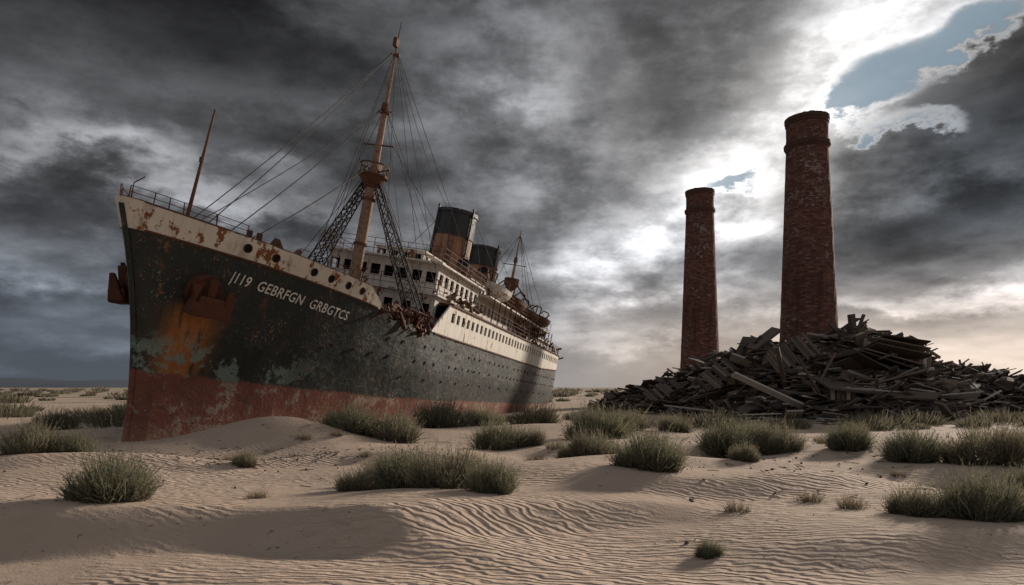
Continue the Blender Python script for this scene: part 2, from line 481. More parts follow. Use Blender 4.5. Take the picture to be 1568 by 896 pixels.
mb.cyl(lp(-1.9,.1,9.3),lp(-2.0,.2,10.0),.03,.02,5,1); mb.cyl(lp(-2.0,.2,10.0),lp(-1.85,.5,10.3),.025,.02,5,1)
mb.cyl(lp(-.6,.6,9.2),lp(-.6,.6,9.9),.03,.02,5,1)
mb.cyl(lp(70,0,8),lp(71,0,13.0),.1,.05,6,1)
mb.obj('masts',[M_mast,M_rust],ship)
mb=MB()
def lattice(a,b,w,n,r=.045):
    a=Vector(a);b=Vector(b); d=(b-a).normalized(); side=Vector((1,0,0)); side=(side-d*side.dot(d)).normalized(); o=d.cross(side)
    L=[]
    for k,(p,q) in enumerate(((-1,-1),(1,-1),(1,1),(-1,1))):
        A=a+side*(p*w*.16)+o*(q*w*.16); B=b+side*(p*w*.5)+o*(q*w*.5); mb.cyl(A,B,r,r,5); L.append((A,B))
    for i in range(n):
        t0=i/n;t1=(i+1)/n
        for k in range(4):
            A,B=L[k];C,D=L[(k+1)%4]
            mb.cyl(A.lerp(B,t0),C.lerp(D,t1),r*.55,r*.55,4); mb.cyl(C.lerp(D,t0),A.lerp(B,t1),r*.55,r*.55,4)
lattice(lp(fm,.3,15.9),lp(fm+.6,4.6,7.4),1.0,16)
lattice(lp(fm,-.3,15.9),lp(fm+.6,-4.6,7.4),1.0,16)
mb.obj('shroud_lattices',[M_wire],ship)
mb=MB()
def wire(a,b,r=.018,sag=.0):
    a=Vector(a);b=Vector(b);n=8 if sag else 1; pts=[a.lerp(b,i/n)-Vector((0,0,sag*4*(i/n)*(1-i/n))) for i in range(n+1)]; mb.path(pts,r,4)
T=lp(fm,0,24.2);N1=lp(fm,0,17.2);N2=lp(fm,0,20.6)
for tgt in (lp(1.0,-.2,9.0),lp(1.2,.5,9.0)): wire(T,tgt,.022,.3)
wire(N2,lp(2.2,.9,9.1),.024,.2); wire(N1,lp(3.0,1.2,9.0),.03,.2); wire(N2,lp(2.0,-.9,9.1),.02,.2)
for k in (1,-1):
    for ds in (-1.5,.0,1.4,2.6): wire(N1,lp(fm+ds,k*4.9,7.5),.018)
    for ds in (1.5,3.2): wire(T,lp(fm+ds,k*4.6,9.9 if ds>2 else 7.5),.018)
    wire(N2,lp(fm+2,k*4.8,9.9),.018)
wire(T,lp(F1-1.5,0,18.0),.02,.8); wire(N2,lp(26,1.5,13.2),.018); wire(N2,lp(28,-2,12.2),.018); wire(T,lp(29,3.8,12.2),.018); wire(T,lp(28,-3.8,12.2),.018)
wire(lp(fm,1.0,18.2),lp(24,4.3,12.2),.016);wire(lp(fm,-1.0,18.2),lp(20,-4.3,12.2),.016)
T2=lp(AM,0,22.0);N3=lp(AM,0,17)
for k in (1,-1):
    for ds in (-2,-.7,.7,2,3.4): wire(N3,lp(AM+ds,k*4.9,11.6),.03)
    wire(T2,lp(AM+3.4,k*4.7,11.6),.03); wire(T2,lp(AM-4,k*4.7,11.6),.03); wire(lp(F2+.4,k*1.45,17.2),lp(F2+3.5,k*4.5,11.7),.02); wire(lp(F1+.4,k*1.6,18.0),lp(F1+5,k*4.7,11.7),.02); wire(lp(F1+.4,k*1.6,18.0),lp(F1-3,k*4.3,12.1),.02)
wire(T2,lp(F2+1,0,17.7),.03,.5); wire(T2,lp(70,0,9),.03,.5); wire(N3,lp(64,0,11),.03); wire(T2,lp(67,1,10.5),.03)
mb.obj('rigging',[M_wire],ship)
mb=MB()
def lifeboat(s,u,w,L=6.0,B=1.05,D=.95,mi=0):
    vs=[];fs=[];n=14;m=8
    for i in range(n+1):
        t=i/n*2-1; k=max(0.0,1-abs(t)**2.6)
        for j in range(m+1):
            a=math.pi*j/m
            vs.append(lp(s+t*L/2,u+B*k*math.cos(a),w+.25*t*t-D*(.25+.75*k)*math.sin(a)))
    for i in range(n):
        for j in range(m): a=i*(m+1)+j; fs.append((a,a+1,a+m+2,a+m+1))
        fs.append((i*(m+1),(i+1)*(m+1),(i+1)*(m+1)+m,i*(m+1)+m))
    mb.add(vs,fs,mi)
    for ds in (-2.2,2.2):
        k=1 if u>0 else -1
        mb.path([lp(s+ds,u-k*.9,w-1.2),lp(s+ds,u-k*.8,w+.7),lp(s+ds,u-k*.3,w+1.2),lp(s+ds,u+k*.3,w+1.0),lp(s+ds,u+k*.2,w+.2)],.06,6,1)
for i,s in enumerate((33.5,40,46.5,53)):
    lifeboat(s,4.3,12.8-(.25 if i==2 else 0),mi=1 if i!=0 else 0); lifeboat(s,-4.3,12.8,mi=1)
def vent(s,u,w,h,r,ang):
    mb.cyl(lp(s,u,w),lp(s,u,w+h),r*.7,r*.7,10,1)
    d=Vector((-math.cos(ang),math.sin(ang),.15)); p=lp(s,u,w+h)
    mb.cyl(p-Vector((0,0,.1))-d*.2,p+d*r*1.2+Vector((0,0,r*.4)),r*.75,r*1.25,12,1)
    mb.cyl(p+d*r*1.15+Vector((0,0,r*.38)),p+d*r*1.21+Vector((0,0,r*.4)),r*1.1,r*1.1,12,2)
for a in ((28.,2.8,12.1,1.2,.45,0),(28.,-2.8,12.1,1.2,.45,0),(37.,1.8,13.0,1.3,.5,.3),(47.,2.0,11.7,1.8,.5,0),(47.,-2,11.7,1.8,.5,0),(55,2,11.7,1.4,.5,0),(56,-1,11.7,1.5,.5,0),(36,-1.5,13,1.3,.4,0)): vent(*a)
def scrap(s0,s1,u0,u1,w0,w1,n,L0=.3,L1=1.6,mi=1):
    for _ in range(n):
        p=lp(rng.uniform(s0,s1),rng.uniform(u0,u1),rng.uniform(w0,w1))
        R=Euler(tuple(rng.uniform(-1.2,1.2,3))).to_matrix()
        mb.box(p,(rng.uniform(L0,L1),rng.uniform(.05,.3),rng.uniform(.03,.2)),R,mi)
scrap(9.8,17.5,3.0,5.3,7.3,8.1,150,.2,1.0,3); scrap(10,17,3.2,5.3,7.3,8.3,60,.2,.8,1); scrap(12.5,17,4.2,5.5,6.9,8.4,110,.2,.8,3); scrap(29,57,-4,4.8,11.7,12.4,150); scrap(57,72,-3,4.0,8.5,11.2,120); scrap(43,57,2,5.,9.7,11.5,60); scrap(18.6,28,3.9,4.9,9.9,10.4,40,.2,.8)
scrap(58,70,-3,3.8,9.6,12.2,55,.8,2.0)
for s in (3.2,6.0,8.4):
    mb.cyl(lp(s,-.9,8.9),lp(s,.9,8.9),.42,.42,12,1); mb.box(lp(s,0,8.6),(.9,1.4,.8),None,1)
mb.box(lp(3.6,2.6,9.25),(.7,.25,.5),Euler((.3,.5,.2)).to_matrix(),1)
mb.box(lp(4.3,3.2,9.15),(.5,.2,.4),Euler((.3,-.5,.2)).to_matrix(),1)
for s,u in ((2.2,2.2),(2.6,2.4)): mb.cyl(lp(s,u,8.4),lp(s,u,9.6),.12,.12,8,1)
for s in (59,62,65,68):
    mb.cyl(lp(s,2,9),lp(s+.6,2.6,13.4-(s-59)*.2),.07,.05,5,1)
mb.cyl(lp(57,1.2,11),lp(61,3.6,14.2),.1,.07,5,1)
mb.obj('deck_fittings',[M_white,M_rust,M_dark,M_anch],ship)

# ------------------------------------------------------------------ terrain
BUMPS=[(-9.3,26.6,3.2,1.9,1.15,.25),(-9.0,22.0,2.4,1.5,-.4,0),(-11.5,17.8,4.5,2.4,.34,.2),(-1.6,17.0,3.2,1.8,.40,-.2),
       (4.0,19,3,1.6,.40,.1),(10.5,13.5,4.5,2.2,.25,-.2),(14,22,5,2.2,.5,0),(9,27,4,1.6,.4,0),(-4.8,31,4,2.0,.5,.2),(2.5,35,6,2.5,.5,0),(-17,24,3.5,2.2,.35,0),(-20,33,6,3,.4,0)]
RIDGES=[(-7.0,10.9,-.12,6.5,.55,1.1,4.0),(.3,11.6,.22,3.2,.34,.9,4),(7.5,9.4,-.18,4.0,.30,.9,3.5),(-2.5,8.2,.08,4.0,.14,.8,2.2),(5,15.0,.1,4.0,.34,1.0,4),(14,17.5,-.1,5,.42,1.3,5),(-4.2,21.0,.15,3.5,.38,1.1,4),(5,24,-.1,5,.38,1.2,5),(-12.5,19.0,.05,4.5,.40,1.2,3.5),(-14,23.6,.1,3,.3,1.,3)]
def gz(x,y):
    x=np.asarray(x,float);y=np.asarray(y,float)
    z=.08*np.sin(x*.31+1.3+.4*np.sin(y*.23))*np.cos(y*.37+.5*np.sin(x*.19))+.05*np.sin(x*.73+y*.41)*np.sin(y*.83-x*.22)
    z=z+.12*np.sin(x*.11+y*.07)
    for cx,cy,sx_,sy_,h,a in BUMPS:
        dx=x-cx;dy=y-cy; X=dx*math.cos(a)+dy*math.sin(a); Y=-dx*math.sin(a)+dy*math.cos(a)
        Ys=np.where(Y<0,Y/(sy_*.8),Y/(sy_*1.2))
        z=z+h*np.exp(-(X/sx_)**2-Ys**2)
    for cx,cy,sl,hl,h,lw,sw in RIDGES:
        dx=x-cx; t=y-(cy+sl*dx+.45*np.sin(dx*.7+cx)); w=np.exp(-(dx/hl)**4)
        k=np.clip((t+lw)/lw,0,1); lee=k*k*(3-2*k)*.45+.55*k
        z=z+h*w*np.where(t<0,lee,np.exp(-(np.maximum(t,0)/sw)**2))
    fade=np.clip((np.hypot(x,y)-60)/120,0,1)
    return z*(1-.8*fade)
k=.033;a=3.2
gx=a*np.sinh(k*np.arange(-214,215)); gy=12+a*np.sinh(k*np.arange(-150,215))
X,Y=np.meshgrid(gx,gy); Z=gz(X,Y)
nx=len(gx);ny=len(gy)
me=bpy.data.meshes.new('ground')
co=np.stack([X,Y,Z],-1).reshape(-1,3).astype(np.float32)
ii=np.arange(nx*ny).reshape(ny,nx); q=np.stack([ii[:-1,:-1],ii[:-1,1:],ii[1:,1:],ii[1:,:-1]],-1).reshape(-1,4)
me.vertices.add(len(co)); me.vertices.foreach_set('co',co.ravel())
me.loops.add(q.size); me.loops.foreach_set('vertex_index',q.ravel().astype(np.int32))
me.polygons.add(len(q)); me.polygons.foreach_set('loop_start',np.arange(0,q.size,4,dtype=np.int32))
me.update(calc_edges=True); me.polygons.foreach_set('use_smooth',[True]*len(q))
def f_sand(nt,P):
    x,y,z=sepv(P)
    n1=noise(P,.16,3,.5); n2=noise(P,1.2,4,.6); n3=noise(P,30,2,.6); nf=noise(P,.06,4,.65)
    wv=nt.nodes.new('ShaderNodeTexWave'); wv.wave_type='BANDS'; wv.bands_direction='Y'; wv.wave_profile='SIN'
    wrp=noise(P,.28,1,.5); wrp2=noise(comb(nt,x*1.0,y*2.0,0.0),1.9,2,.5)
    yy=y+x*.30+(wrp-.5)*1.6+(wrp2-.5)*.46
    nt.links.new(comb(nt,x*0.0,yy,0.0).o,wv.inputs['Vector'])
    wv.inputs['Scale'].default_value=1.9; wv.inputs['Distortion'].default_value=0
    rip=E(nt,wv.outputs['Fac'])
    rip=rip*sm(n1+(n2-.5)*.25,.36,.56)
    d=((x*x)+(y*y))._m('SQRT')
    rip=rip*sm(d,32,12)
    c=mix(n2,(.37,.275,.21),(.47,.365,.285))
    c=mix(sm(n1,.35,.7)*.35,c,(.53,.42,.335))
    peb=sm(noise(P,7,3,.7)+(n2-.5)*.6,.66,.72)
    c=mix(peb*.6,c,(.14,.11,.08))
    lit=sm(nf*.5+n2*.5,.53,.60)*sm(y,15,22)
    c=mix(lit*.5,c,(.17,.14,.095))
    scrub=sm(d,60,200)*sm(nf+(n2-.5)*.35,.42,.58)
    c=mix((scrub*.7).sat(),c,mix(n2,(.10,.095,.065),(.18,.16,.11)))
    return dict(c=c,r=.9,h=rip*.34+n2*.40+n3*.07+peb*.12,bd=.11,bs=1.0,s=.15)
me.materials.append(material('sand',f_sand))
g=bpy.data.objects.new('ground',me); scene.collection.objects.link(g)
mb=MB()
for i in range(900):
    if i<500: x=rng.normal(-8.8,2.2);y=rng.normal(21.8,1.3)
    elif i<700: x=rng.uniform(3,12);y=rng.uniform(13,26)
    else: x=rng.uniform(-18,18);y=rng.uniform(10,45)
    zz_=float(gz(x,y)); R=Euler(tuple(rng.uniform(0,3,3))).to_matrix(); s_=rng.uniform(.015,.06)
    if rng.random()<.25: mb.box((x,y,zz_+.02),(rng.uniform(.15,.5),.015,.015),Euler((0,rng.normal(0,.2),rng.uniform(0,3.1))).to_matrix())
    else: mb.box((x,y,zz_),(s_*1.6,s_,s_*.7),R)
mb.obj('pebbles',[material('pebble',f_rust((.07,.055,.04),(.20,.16,.12)))])
mb=MB(); vs=[];fs=[]; n=90
for i in range(n+1):
    x=-2600+i*3000/n; h=(14+7*math.sin(i*.21)+4*math.sin(i*.57+1))*cl((500-x)/1400)
    h*= 1 if x<-700 else cl((x-200)/-900)
    vs+= [(x,1650,-2),(x,1800,max(-1,h)),(x,2000,max(-1.5,h*1.25))]
for i in range(n):
    a_=3*i; fs+=[(a_,a_+3,a_+4,a_+1),(a_+1,a_+4,a_+5,a_+2)]
mb.add(vs,fs); mb.obj('hills',[material('hill_haze',lambda nt,P:dict(c=(.06,.075,.10),r=1.0))],None,True)

# ------------------------------------------------------------------ shrubs
def f_shrub(c1,c2,c3):
    def f(nt,P):
        x,y,z=sepv(P); ge=nt.nodes.new('ShaderNodeNewGeometry'); r=E(nt,ge.outputs['Random Per Island'])
        n=noise(P,2.2,2,.5)
        c=mix(r,c1,c2); c=mix(sm(n,.45,.65)*.6,c,c3)
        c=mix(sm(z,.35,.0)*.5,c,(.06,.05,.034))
        return dict(c=c,r=.8,s=.2,tr=.38)
    return f
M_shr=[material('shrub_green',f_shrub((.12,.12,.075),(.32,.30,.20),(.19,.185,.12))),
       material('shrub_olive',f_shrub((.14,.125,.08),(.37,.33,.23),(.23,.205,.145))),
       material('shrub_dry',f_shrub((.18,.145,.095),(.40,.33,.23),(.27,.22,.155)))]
def shrub_mesh(name,nst,nleaf,mat,seed=0,hgt=.85,w=.010,leaf=.05):
    r=np.random.default_rng(seed); v=[];f=[]
    cl_=[]
    for _ in range(20):
        rr=.60*math.sqrt(r.random()); a_=r.uniform(0,6.283); cl_.append((rr*math.cos(a_),rr*math.sin(a_),(1.15-.75*rr)*r.uniform(.62,1.18)))
    for i in range(nst):
        cx,cy,cs=cl_[r.integers(len(cl_))]
        cx2=cx+r.normal(0,.06);cy2=cy+r.normal(0,.06)
        az=r.uniform(0,2*math.pi); tilt=abs(r.normal(.44,.36)); tilt=min(tilt,1.3)
        outd=np.array([math.cos(az)+cx*1.4,math.sin(az)+cy*1.4]); outd/=max(np.linalg.norm(outd),.2)
        L=cs*hgt*(r.uniform(.45,1.0) if r.random()<.93 else r.uniform(1.0,1.3))*(1-.12*tilt)
        d=np.array([outd[0]*math.sin(tilt),outd[1]*math.sin(tilt),math.cos(tilt)])
        p0=np.array([cx2,cy2,-.04]); bend=np.array([outd[0]*.12,outd[1]*.12,-.08+.1*r.random()])*L
        p1=p0+d*L*.5+bend*.2+r.normal(0,.012,3); p2=p0+d*L+bend+r.normal(0,.02,3)
        sd=np.cross(d,r.normal(0,1,3)); sd/=np.linalg.norm(sd)+1e-6
        b=len(v); ww=w*r.uniform(.6,1.3)
        v+= [p0-sd*ww,p0+sd*ww,p1+sd*ww*.8,p1-sd*ww*.8,p2]
        f+= [(b,b+1,b+2,b+3),(b+3,b+2,b+4)]
        for k in range(nleaf):
            t=r.uniform(.3,1.0); q=p1+(p2-p1)*((t-.5)*2) if t>.5 else p0+(p1-p0)*t*2
            ld=d*.9+r.normal(0,.5,3); ld/=np.linalg.norm(ld); lw=np.cross(ld,r.normal(0,1,3)); lw/=np.linalg.norm(lw)+1e-6
            l=leaf*r.uniform(.6,1.6); b=len(v)
            v+= [q-lw*l*.12,q+lw*l*.12,q+ld*l]; f.append((b,b+1,b+2))
    me=bpy.data.meshes.new(name); me.from_pydata([tuple(p) for p in v],[],f); me.materials.append(mat); me.update(); return me
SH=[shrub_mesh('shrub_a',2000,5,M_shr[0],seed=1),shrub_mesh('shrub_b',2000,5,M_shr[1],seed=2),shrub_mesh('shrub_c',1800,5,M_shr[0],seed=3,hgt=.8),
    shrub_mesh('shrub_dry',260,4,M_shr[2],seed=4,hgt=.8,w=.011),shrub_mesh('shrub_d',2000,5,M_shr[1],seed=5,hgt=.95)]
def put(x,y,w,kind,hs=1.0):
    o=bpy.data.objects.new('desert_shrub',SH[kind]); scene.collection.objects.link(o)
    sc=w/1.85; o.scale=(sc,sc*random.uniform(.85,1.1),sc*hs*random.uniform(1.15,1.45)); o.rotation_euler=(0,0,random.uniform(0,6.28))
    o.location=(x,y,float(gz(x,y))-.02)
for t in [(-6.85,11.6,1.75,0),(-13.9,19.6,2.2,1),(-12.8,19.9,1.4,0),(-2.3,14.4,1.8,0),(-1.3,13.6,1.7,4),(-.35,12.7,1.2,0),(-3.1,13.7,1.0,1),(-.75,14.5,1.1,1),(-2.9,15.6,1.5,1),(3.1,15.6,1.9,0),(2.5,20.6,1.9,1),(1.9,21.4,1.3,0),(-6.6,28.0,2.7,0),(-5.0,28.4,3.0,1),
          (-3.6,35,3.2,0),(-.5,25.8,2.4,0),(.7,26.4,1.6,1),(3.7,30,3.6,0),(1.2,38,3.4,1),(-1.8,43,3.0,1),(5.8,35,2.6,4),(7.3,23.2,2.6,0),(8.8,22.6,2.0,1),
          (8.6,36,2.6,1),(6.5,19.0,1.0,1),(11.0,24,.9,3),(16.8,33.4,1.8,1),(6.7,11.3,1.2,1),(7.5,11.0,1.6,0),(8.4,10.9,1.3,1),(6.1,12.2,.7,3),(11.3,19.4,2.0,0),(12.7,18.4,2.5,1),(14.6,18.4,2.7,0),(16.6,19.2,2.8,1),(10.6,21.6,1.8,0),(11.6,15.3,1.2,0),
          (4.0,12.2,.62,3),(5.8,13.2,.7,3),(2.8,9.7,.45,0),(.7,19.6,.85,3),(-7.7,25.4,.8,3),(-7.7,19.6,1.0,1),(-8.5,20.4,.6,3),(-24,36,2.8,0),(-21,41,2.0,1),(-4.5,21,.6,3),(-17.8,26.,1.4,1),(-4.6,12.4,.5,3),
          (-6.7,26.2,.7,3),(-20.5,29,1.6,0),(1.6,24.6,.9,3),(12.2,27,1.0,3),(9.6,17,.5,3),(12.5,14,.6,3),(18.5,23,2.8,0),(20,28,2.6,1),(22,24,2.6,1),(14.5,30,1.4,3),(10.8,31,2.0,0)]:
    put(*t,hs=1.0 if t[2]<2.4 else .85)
r=np.random.default_rng(11); v=[];f=[]
def inhull(x,y):
    dx=x+15.2;dy=y-26.7; s=dx*.227+dy*.974; u=dx*.974-dy*.227
    return -1<s<76 and -7<u<6.2
cnt=0
while cnt<650:
    y=42+ (r.random()**1.7)*420; x=r.uniform(-.95,.95)*y
    if inhull(x,y) or (x>9 and 46<y<110 and x<60) : continue
    if math.sin(x*.09+1)*math.sin(y*.07+x*.03)<r.uniform(-.8,.35): continue
    cnt+=1
    R=r.uniform(.6,1.8)*(1+y/260); H=R*r.uniform(.5,.8); z=float(gz(x,y)); nb=200 if y<90 else (100 if y<200 else 45)
    for i in range(nb):
        az=r.uniform(0,6.283);rr=R*math.sqrt(r.random())*.8; p=np.array([x+rr*math.cos(az),y+rr*math.sin(az),z-.05])
        hh=H*(1-(rr/R)**2*.6)*r.uniform(.5,1.1); tp=p+np.array([math.cos(az)*rr*.45+r.normal(0,.1*R),math.sin(az)*rr*.45,hh])
        ww=(.03 if y<90 else .07)*(1+y/160); a2=r.uniform(0,3.14); sd=np.array([math.cos(a2),math.sin(a2),0])*ww
        b=len(v); m=(p+tp)/2+np.array([0,0,hh*.08]); v+= [p-sd*.6,p+sd*.6,m+sd,tp,m-sd]; f.append((b,b+1,b+2,b+3,b+4))
me=bpy.data.meshes.new('scrub_vegetation'); me.from_pydata([tuple(p) for p in v],[],f)
def f_scrub(nt,P):
    ge=nt.nodes.new('ShaderNodeNewGeometry')
    return dict(c=mix(E(nt,ge.outputs['Random Per Island'])*.6+noise(P,.3,2)*.4,(.10,.095,.065),(.30,.27,.19)),r=.9,s=.1,tr=.35)
me.materials.append(material('scrub',f_scrub))
me.update(); o=bpy.data.objects.new('scrub_vegetation',me); scene.collection.objects.link(o)

# ------------------------------------------------------------------ chimneys
def f_brick(nt,P):
    uvn=nt.nodes.new('ShaderNodeUVMap'); uv=E(nt,uvn.outputs[0]); u,w,_=sepv(uv)
    b=nt.nodes.new('ShaderNodeTexBrick'); nt.links.new(uv.o,b.inputs['Vector'])
    b.inputs['Scale'].default_value=1; b.inputs['Brick Width'].default_value=.62; b.inputs['Row Height'].default_value=.23
    b.inputs['Mortar Size'].default_value=.024; b.inputs['Mortar Smooth'].default_value=.3; b.inputs['Bias'].default_value=-.1
    b.inputs['Color1'].default_value=(.11,.046,.036,1); b.inputs['Color2'].default_value=(.26,.125,.095,1); b.inputs['Mortar'].default_value=(.06,.05,.045,1)
    bc=E(nt,b.outputs['Color']); bf=E(nt,b.outputs['Fac'])
    n1=noise(P,.22,5,.6); n2=noise(P,1.6,4,.7); st=noise(comb(nt,u*1.0,w*.12,0.0),1.0,4,.6); ns=noise(comb(nt,u*1.2,w*3.,0.0),1.5,3,.7)
    c=mix(sm(n1,.35,.7)*.55,bc,(.085,.042,.036))
    c=mix(sm(n2+(n1-.5)*.8,.58,.72)*.5,c,(.30,.23,.19))
    c=mix(sm(ns+(n1-.5)*.9,.63,.72)*.75,c,(.38,.33,.30))
    c=mix(sm(st,.5,.75)*.6,c,(.035,.024,.02))
    return dict(c=c,r=.88,h=n2*.6-bf*.5+ns*.3,bd=.12,bs=.9,s=.2)
M_brick=material('chimney_brick',f_brick)
M_rim=material('chimney_rim',f_rust((.04,.023,.02),(.11,.055,.042)))
def chimney(x,y,H,rb,rt):
    n=72; prof=[]
    zs=list(np.linspace(-.5,H-3.4,26))
    for z in zs: t=max(0,z)/(H-3.4); prof.append((rb+(rt*.98-rb)*t**.9,z,0))
    prof+= [(rt*.98,H-3.35,0),(rt*1.08,H-3.0,1),(rt*1.08,H-2.7,1),(rt*.99,H-2.65,0),(rt*.96,H-2.0,0),(rt*.97,H-.75,0),(rt*1.01,H-.7,1),(rt*1.01,H-.45,1),(rt*1.04,H-.4,1),(rt*1.04,H-.05,1),(rt*1.01,H,1),(rt*.86,H,1),(rt*.84,H-3,1),(rt*.1,H-3,1)]
    v=[];f=[];uv=[];mi=[]
    for rr,z,m in prof:
        for i in range(n):
            t=2*math.pi*i/n; e=1+.006*math.sin(z*3.1+i*1.7)*(1 if m==0 else .3)
            zj=z+(rng.uniform(-.10,.04) if abs(z-H)<.01 else 0); v.append((rr*e*math.cos(t),rr*e*math.sin(t),zj))
    for j in range(len(prof)-1):
        for i in range(n):
            f.append((j*n+i,j*n+(i+1)%n,(j+1)*n+(i+1)%n,(j+1)*n+i)); mi.append(prof[j+1][2])
            u0=i/n*2*math.pi*rb*.85;u1=(i+1)/n*2*math.pi*rb*.85; uv+= [(u0,prof[j][1]),(u1,prof[j][1]),(u1,prof[j+1][1]),(u0,prof[j+1][1])]
    me=bpy.data.meshes.new('brick_chimney'); me.from_pydata(v,[],f); l=me.uv_layers.new(name='UVMap')
    l.data.foreach_set('uv',[c for p in uv for c in p]); me.materials.append(M_brick); me.materials.append(M_rim); me.polygons.foreach_set('material_index',mi); me.update()
    o=bpy.data.objects.new('brick_chimney',me); scene.collection.objects.link(o); o.location=(x,y,0); return o
c1=chimney(30.5,70,30.0,3.15,2.08); c1.rotation_euler=(0,math.radians(-.5),0)
c2=chimney(26.7,97,30.3,2.95,1.98)

# ------------------------------------------------------------------ debris pile
def f_wood(a,b):
    def f(nt,P):
        ge=nt.nodes.new('ShaderNodeNewGeometry'); rr=E(nt,ge.outputs['Random Per Island']); n=noise(P,3,4,.7)
        c=mix(rr*.6+n*.4,a,b); return dict(c=c,r=.85,h=n,bd=.05,s=.2)
    return f
MW=[material('wood_dark',f_wood((.035,.028,.024),(.15,.12,.10))),material('wood_brown',f_wood((.08,.058,.045),(.25,.19,.15))),material('wood_grey',f_wood((.22,.20,.18),(.55,.50,.44)))]
mb=MB()
PX=[9.5,12,14.5,17,19.5,22,24,26,28.5,31,34,36,38.5,42,46,52,58]; PH=[.2,1.6,2.8,4.0,5.4,6.4,5.9,6.2,7.5,7.1,6.0,4.5,3.8,3.3,2.6,1.8,.8]; PY=[76,72,69,66,62,60,59,59,59,59,59,59,58,57,56,55,54]
def ph(x,y):
    H=np.interp(x,PX,PH);yc=np.interp(x,PX,PY); hw=4.5+H*.95
    return float(H*max(0,1-(abs(y-yc)/hw)**1.25))
vs=[];fs=[];nx_,ny_=96,50
for j in range(ny_):
    for i in range(nx_):
        x=8+i*51/(nx_-1);y=44+j*42/(ny_-1); vs.append((x,y,ph(x,y)*.9-.35+rng.uniform(-.25,.25)))
for j in range(ny_-1):
    for i in range(nx_-1): a_=j*nx_+i; fs.append((a_,a_+1,a_+nx_+1,a_+nx_))
mb.add(vs,fs,0)
def board(x,y,z,L,W,T,yaw,pitch,roll,mi): mb.box((x,y,z),(L,W,T),Euler((roll,pitch,yaw)).to_matrix(),mi)
for i in range(3900):
    x=rng.uniform(9.5,57);yc=np.interp(x,PX,PY);H=np.interp(x,PX,PH);hw=4.5+H*.95
    y=yc-hw*rng.uniform(-.35,1.08); h=ph(x,y)
    big=rng.random()
    L=rng.uniform(.4,1.8) if big<.62 else rng.uniform(1.8,4.4); W=rng.uniform(.06,.34) if big<.88 else rng.uniform(.4,1.3);T=rng.uniform(.04,.16)
    mi=rng.choice([0,1,2],p=[.50,.31,.19])
    yaw=rng.uniform(0,3.14) if rng.random()<.5 else rng.normal(.1,.4)
    board(x,y,h+rng.uniform(-.2,.2),L,W,T,yaw,rng.normal(0,.27),rng.normal(-.2,.45),mi)
for i in range(34):   # masonry blocks and crates
    x=rng.uniform(14,46);yc=np.interp(x,PX,PY);y=yc-rng.uniform(1,8);h=ph(x,y)
    board(x,y,h+.1,rng.uniform(.7,1.7),rng.uniform(.6,1.2),rng.uniform(.5,1.0),rng.uniform(0,3.14),rng.normal(0,.3),rng.normal(0,.3),rng.choice([0,1]))
for i in range(46):
    x=rng.uniform(13,42);yc=np.interp(x,PX,PY);y=yc-rng.uniform(-1,7);h=ph(x,y)
    board(x,y,h+.2,rng.uniform(1.5,3.4),rng.uniform(.12,.3),rng.uniform(.1,.25),rng.uniform(0,3.14),rng.uniform(-.8,.8),rng.uniform(-.4,.4),rng.choice([0,1,2],p=[.5,.3,.2]))
def panel(x,y,z,L,H,yaw,pitch,roll,mi,miss=.12):
    R=Euler((roll,pitch,yaw)).to_matrix(); n=int(L/.3)
    for i in range(n):
        if rng.random()<miss: continue
        c=Vector(((i+.5)*.3-L/2,rng.normal(0,.02),rng.uniform(-.2,.2))); mb.box(Vector((x,y,z))+R@c,(.27,.06,H*rng.uniform(.75,1.05)),R,mi if rng.random()<.7 else (mi+1)%3)
    for k in (-.35,.35): mb.box(Vector((x,y,z))+R@Vector((0,.09,H*k)),(L,.1,.16),R,0)
panel(22.5,55,5.2,4.5,2.4,.35,-.45,-.5,0); panel(30.6,54,4.6,5.5,2.4,-.2,.22,-.35,1); panel(28,54,4.6,4,2.2,.1,-.1,-.35,0)
panel(37,53,2.2,4,1.8,.3,.2,-.9,2); panel(17,57,3.5,4,2.,.3,-.5,-.8,0); panel(13.8,62,2.2,3.5,1.8,.2,-.4,-1.0,0); panel(41.5,53,1.4,4,2.2,-.2,.1,-1.1,2); panel(44,54,1.8,4,2.0,-.4,.25,-.9,1)
for k in range(7):
    board(30.2-.3*k+rng.normal(0,.2),53.6-.1*k,5.9-.40*k,3.9+.35*k+rng.uniform(-.6,.6),2.2+rng.uniform(0,1),.10,.05+rng.normal(0,.06),.12+.05*k+rng.normal(0,.05),-.15+rng.normal(0,.08),rng.choice([0,1]))
hx,hy=25.7,50.6
for sx_ in np.arange(-1.9,2.0,.38):
    if abs(sx_-.2)<.35: continue
    board(hx+sx_,hy,1.25+rng.normal(0,.06),.30,.08,2.3+rng.normal(0,.15),.05,rng.normal(0,.05),rng.normal(0,.05),2 if rng.random()<.4 else 1)
for sy in np.arange(.3,2.6,.38): board(hx-2,hy+sy,1.2,.08,.3,2.2,.05,0,0,1); board(hx+2,hy+sy,1.2,.08,.3,2.2,.05,0,0,1)
board(hx,hy+1.0,2.55,5.0,3.4,.14,.05,.10,.28,0); board(hx,hy-.1,2.3,4.4,.14,.2,.05,.03,0,2); board(hx,hy-.1,.4,4.2,.1,.16,.05,0,0,0)
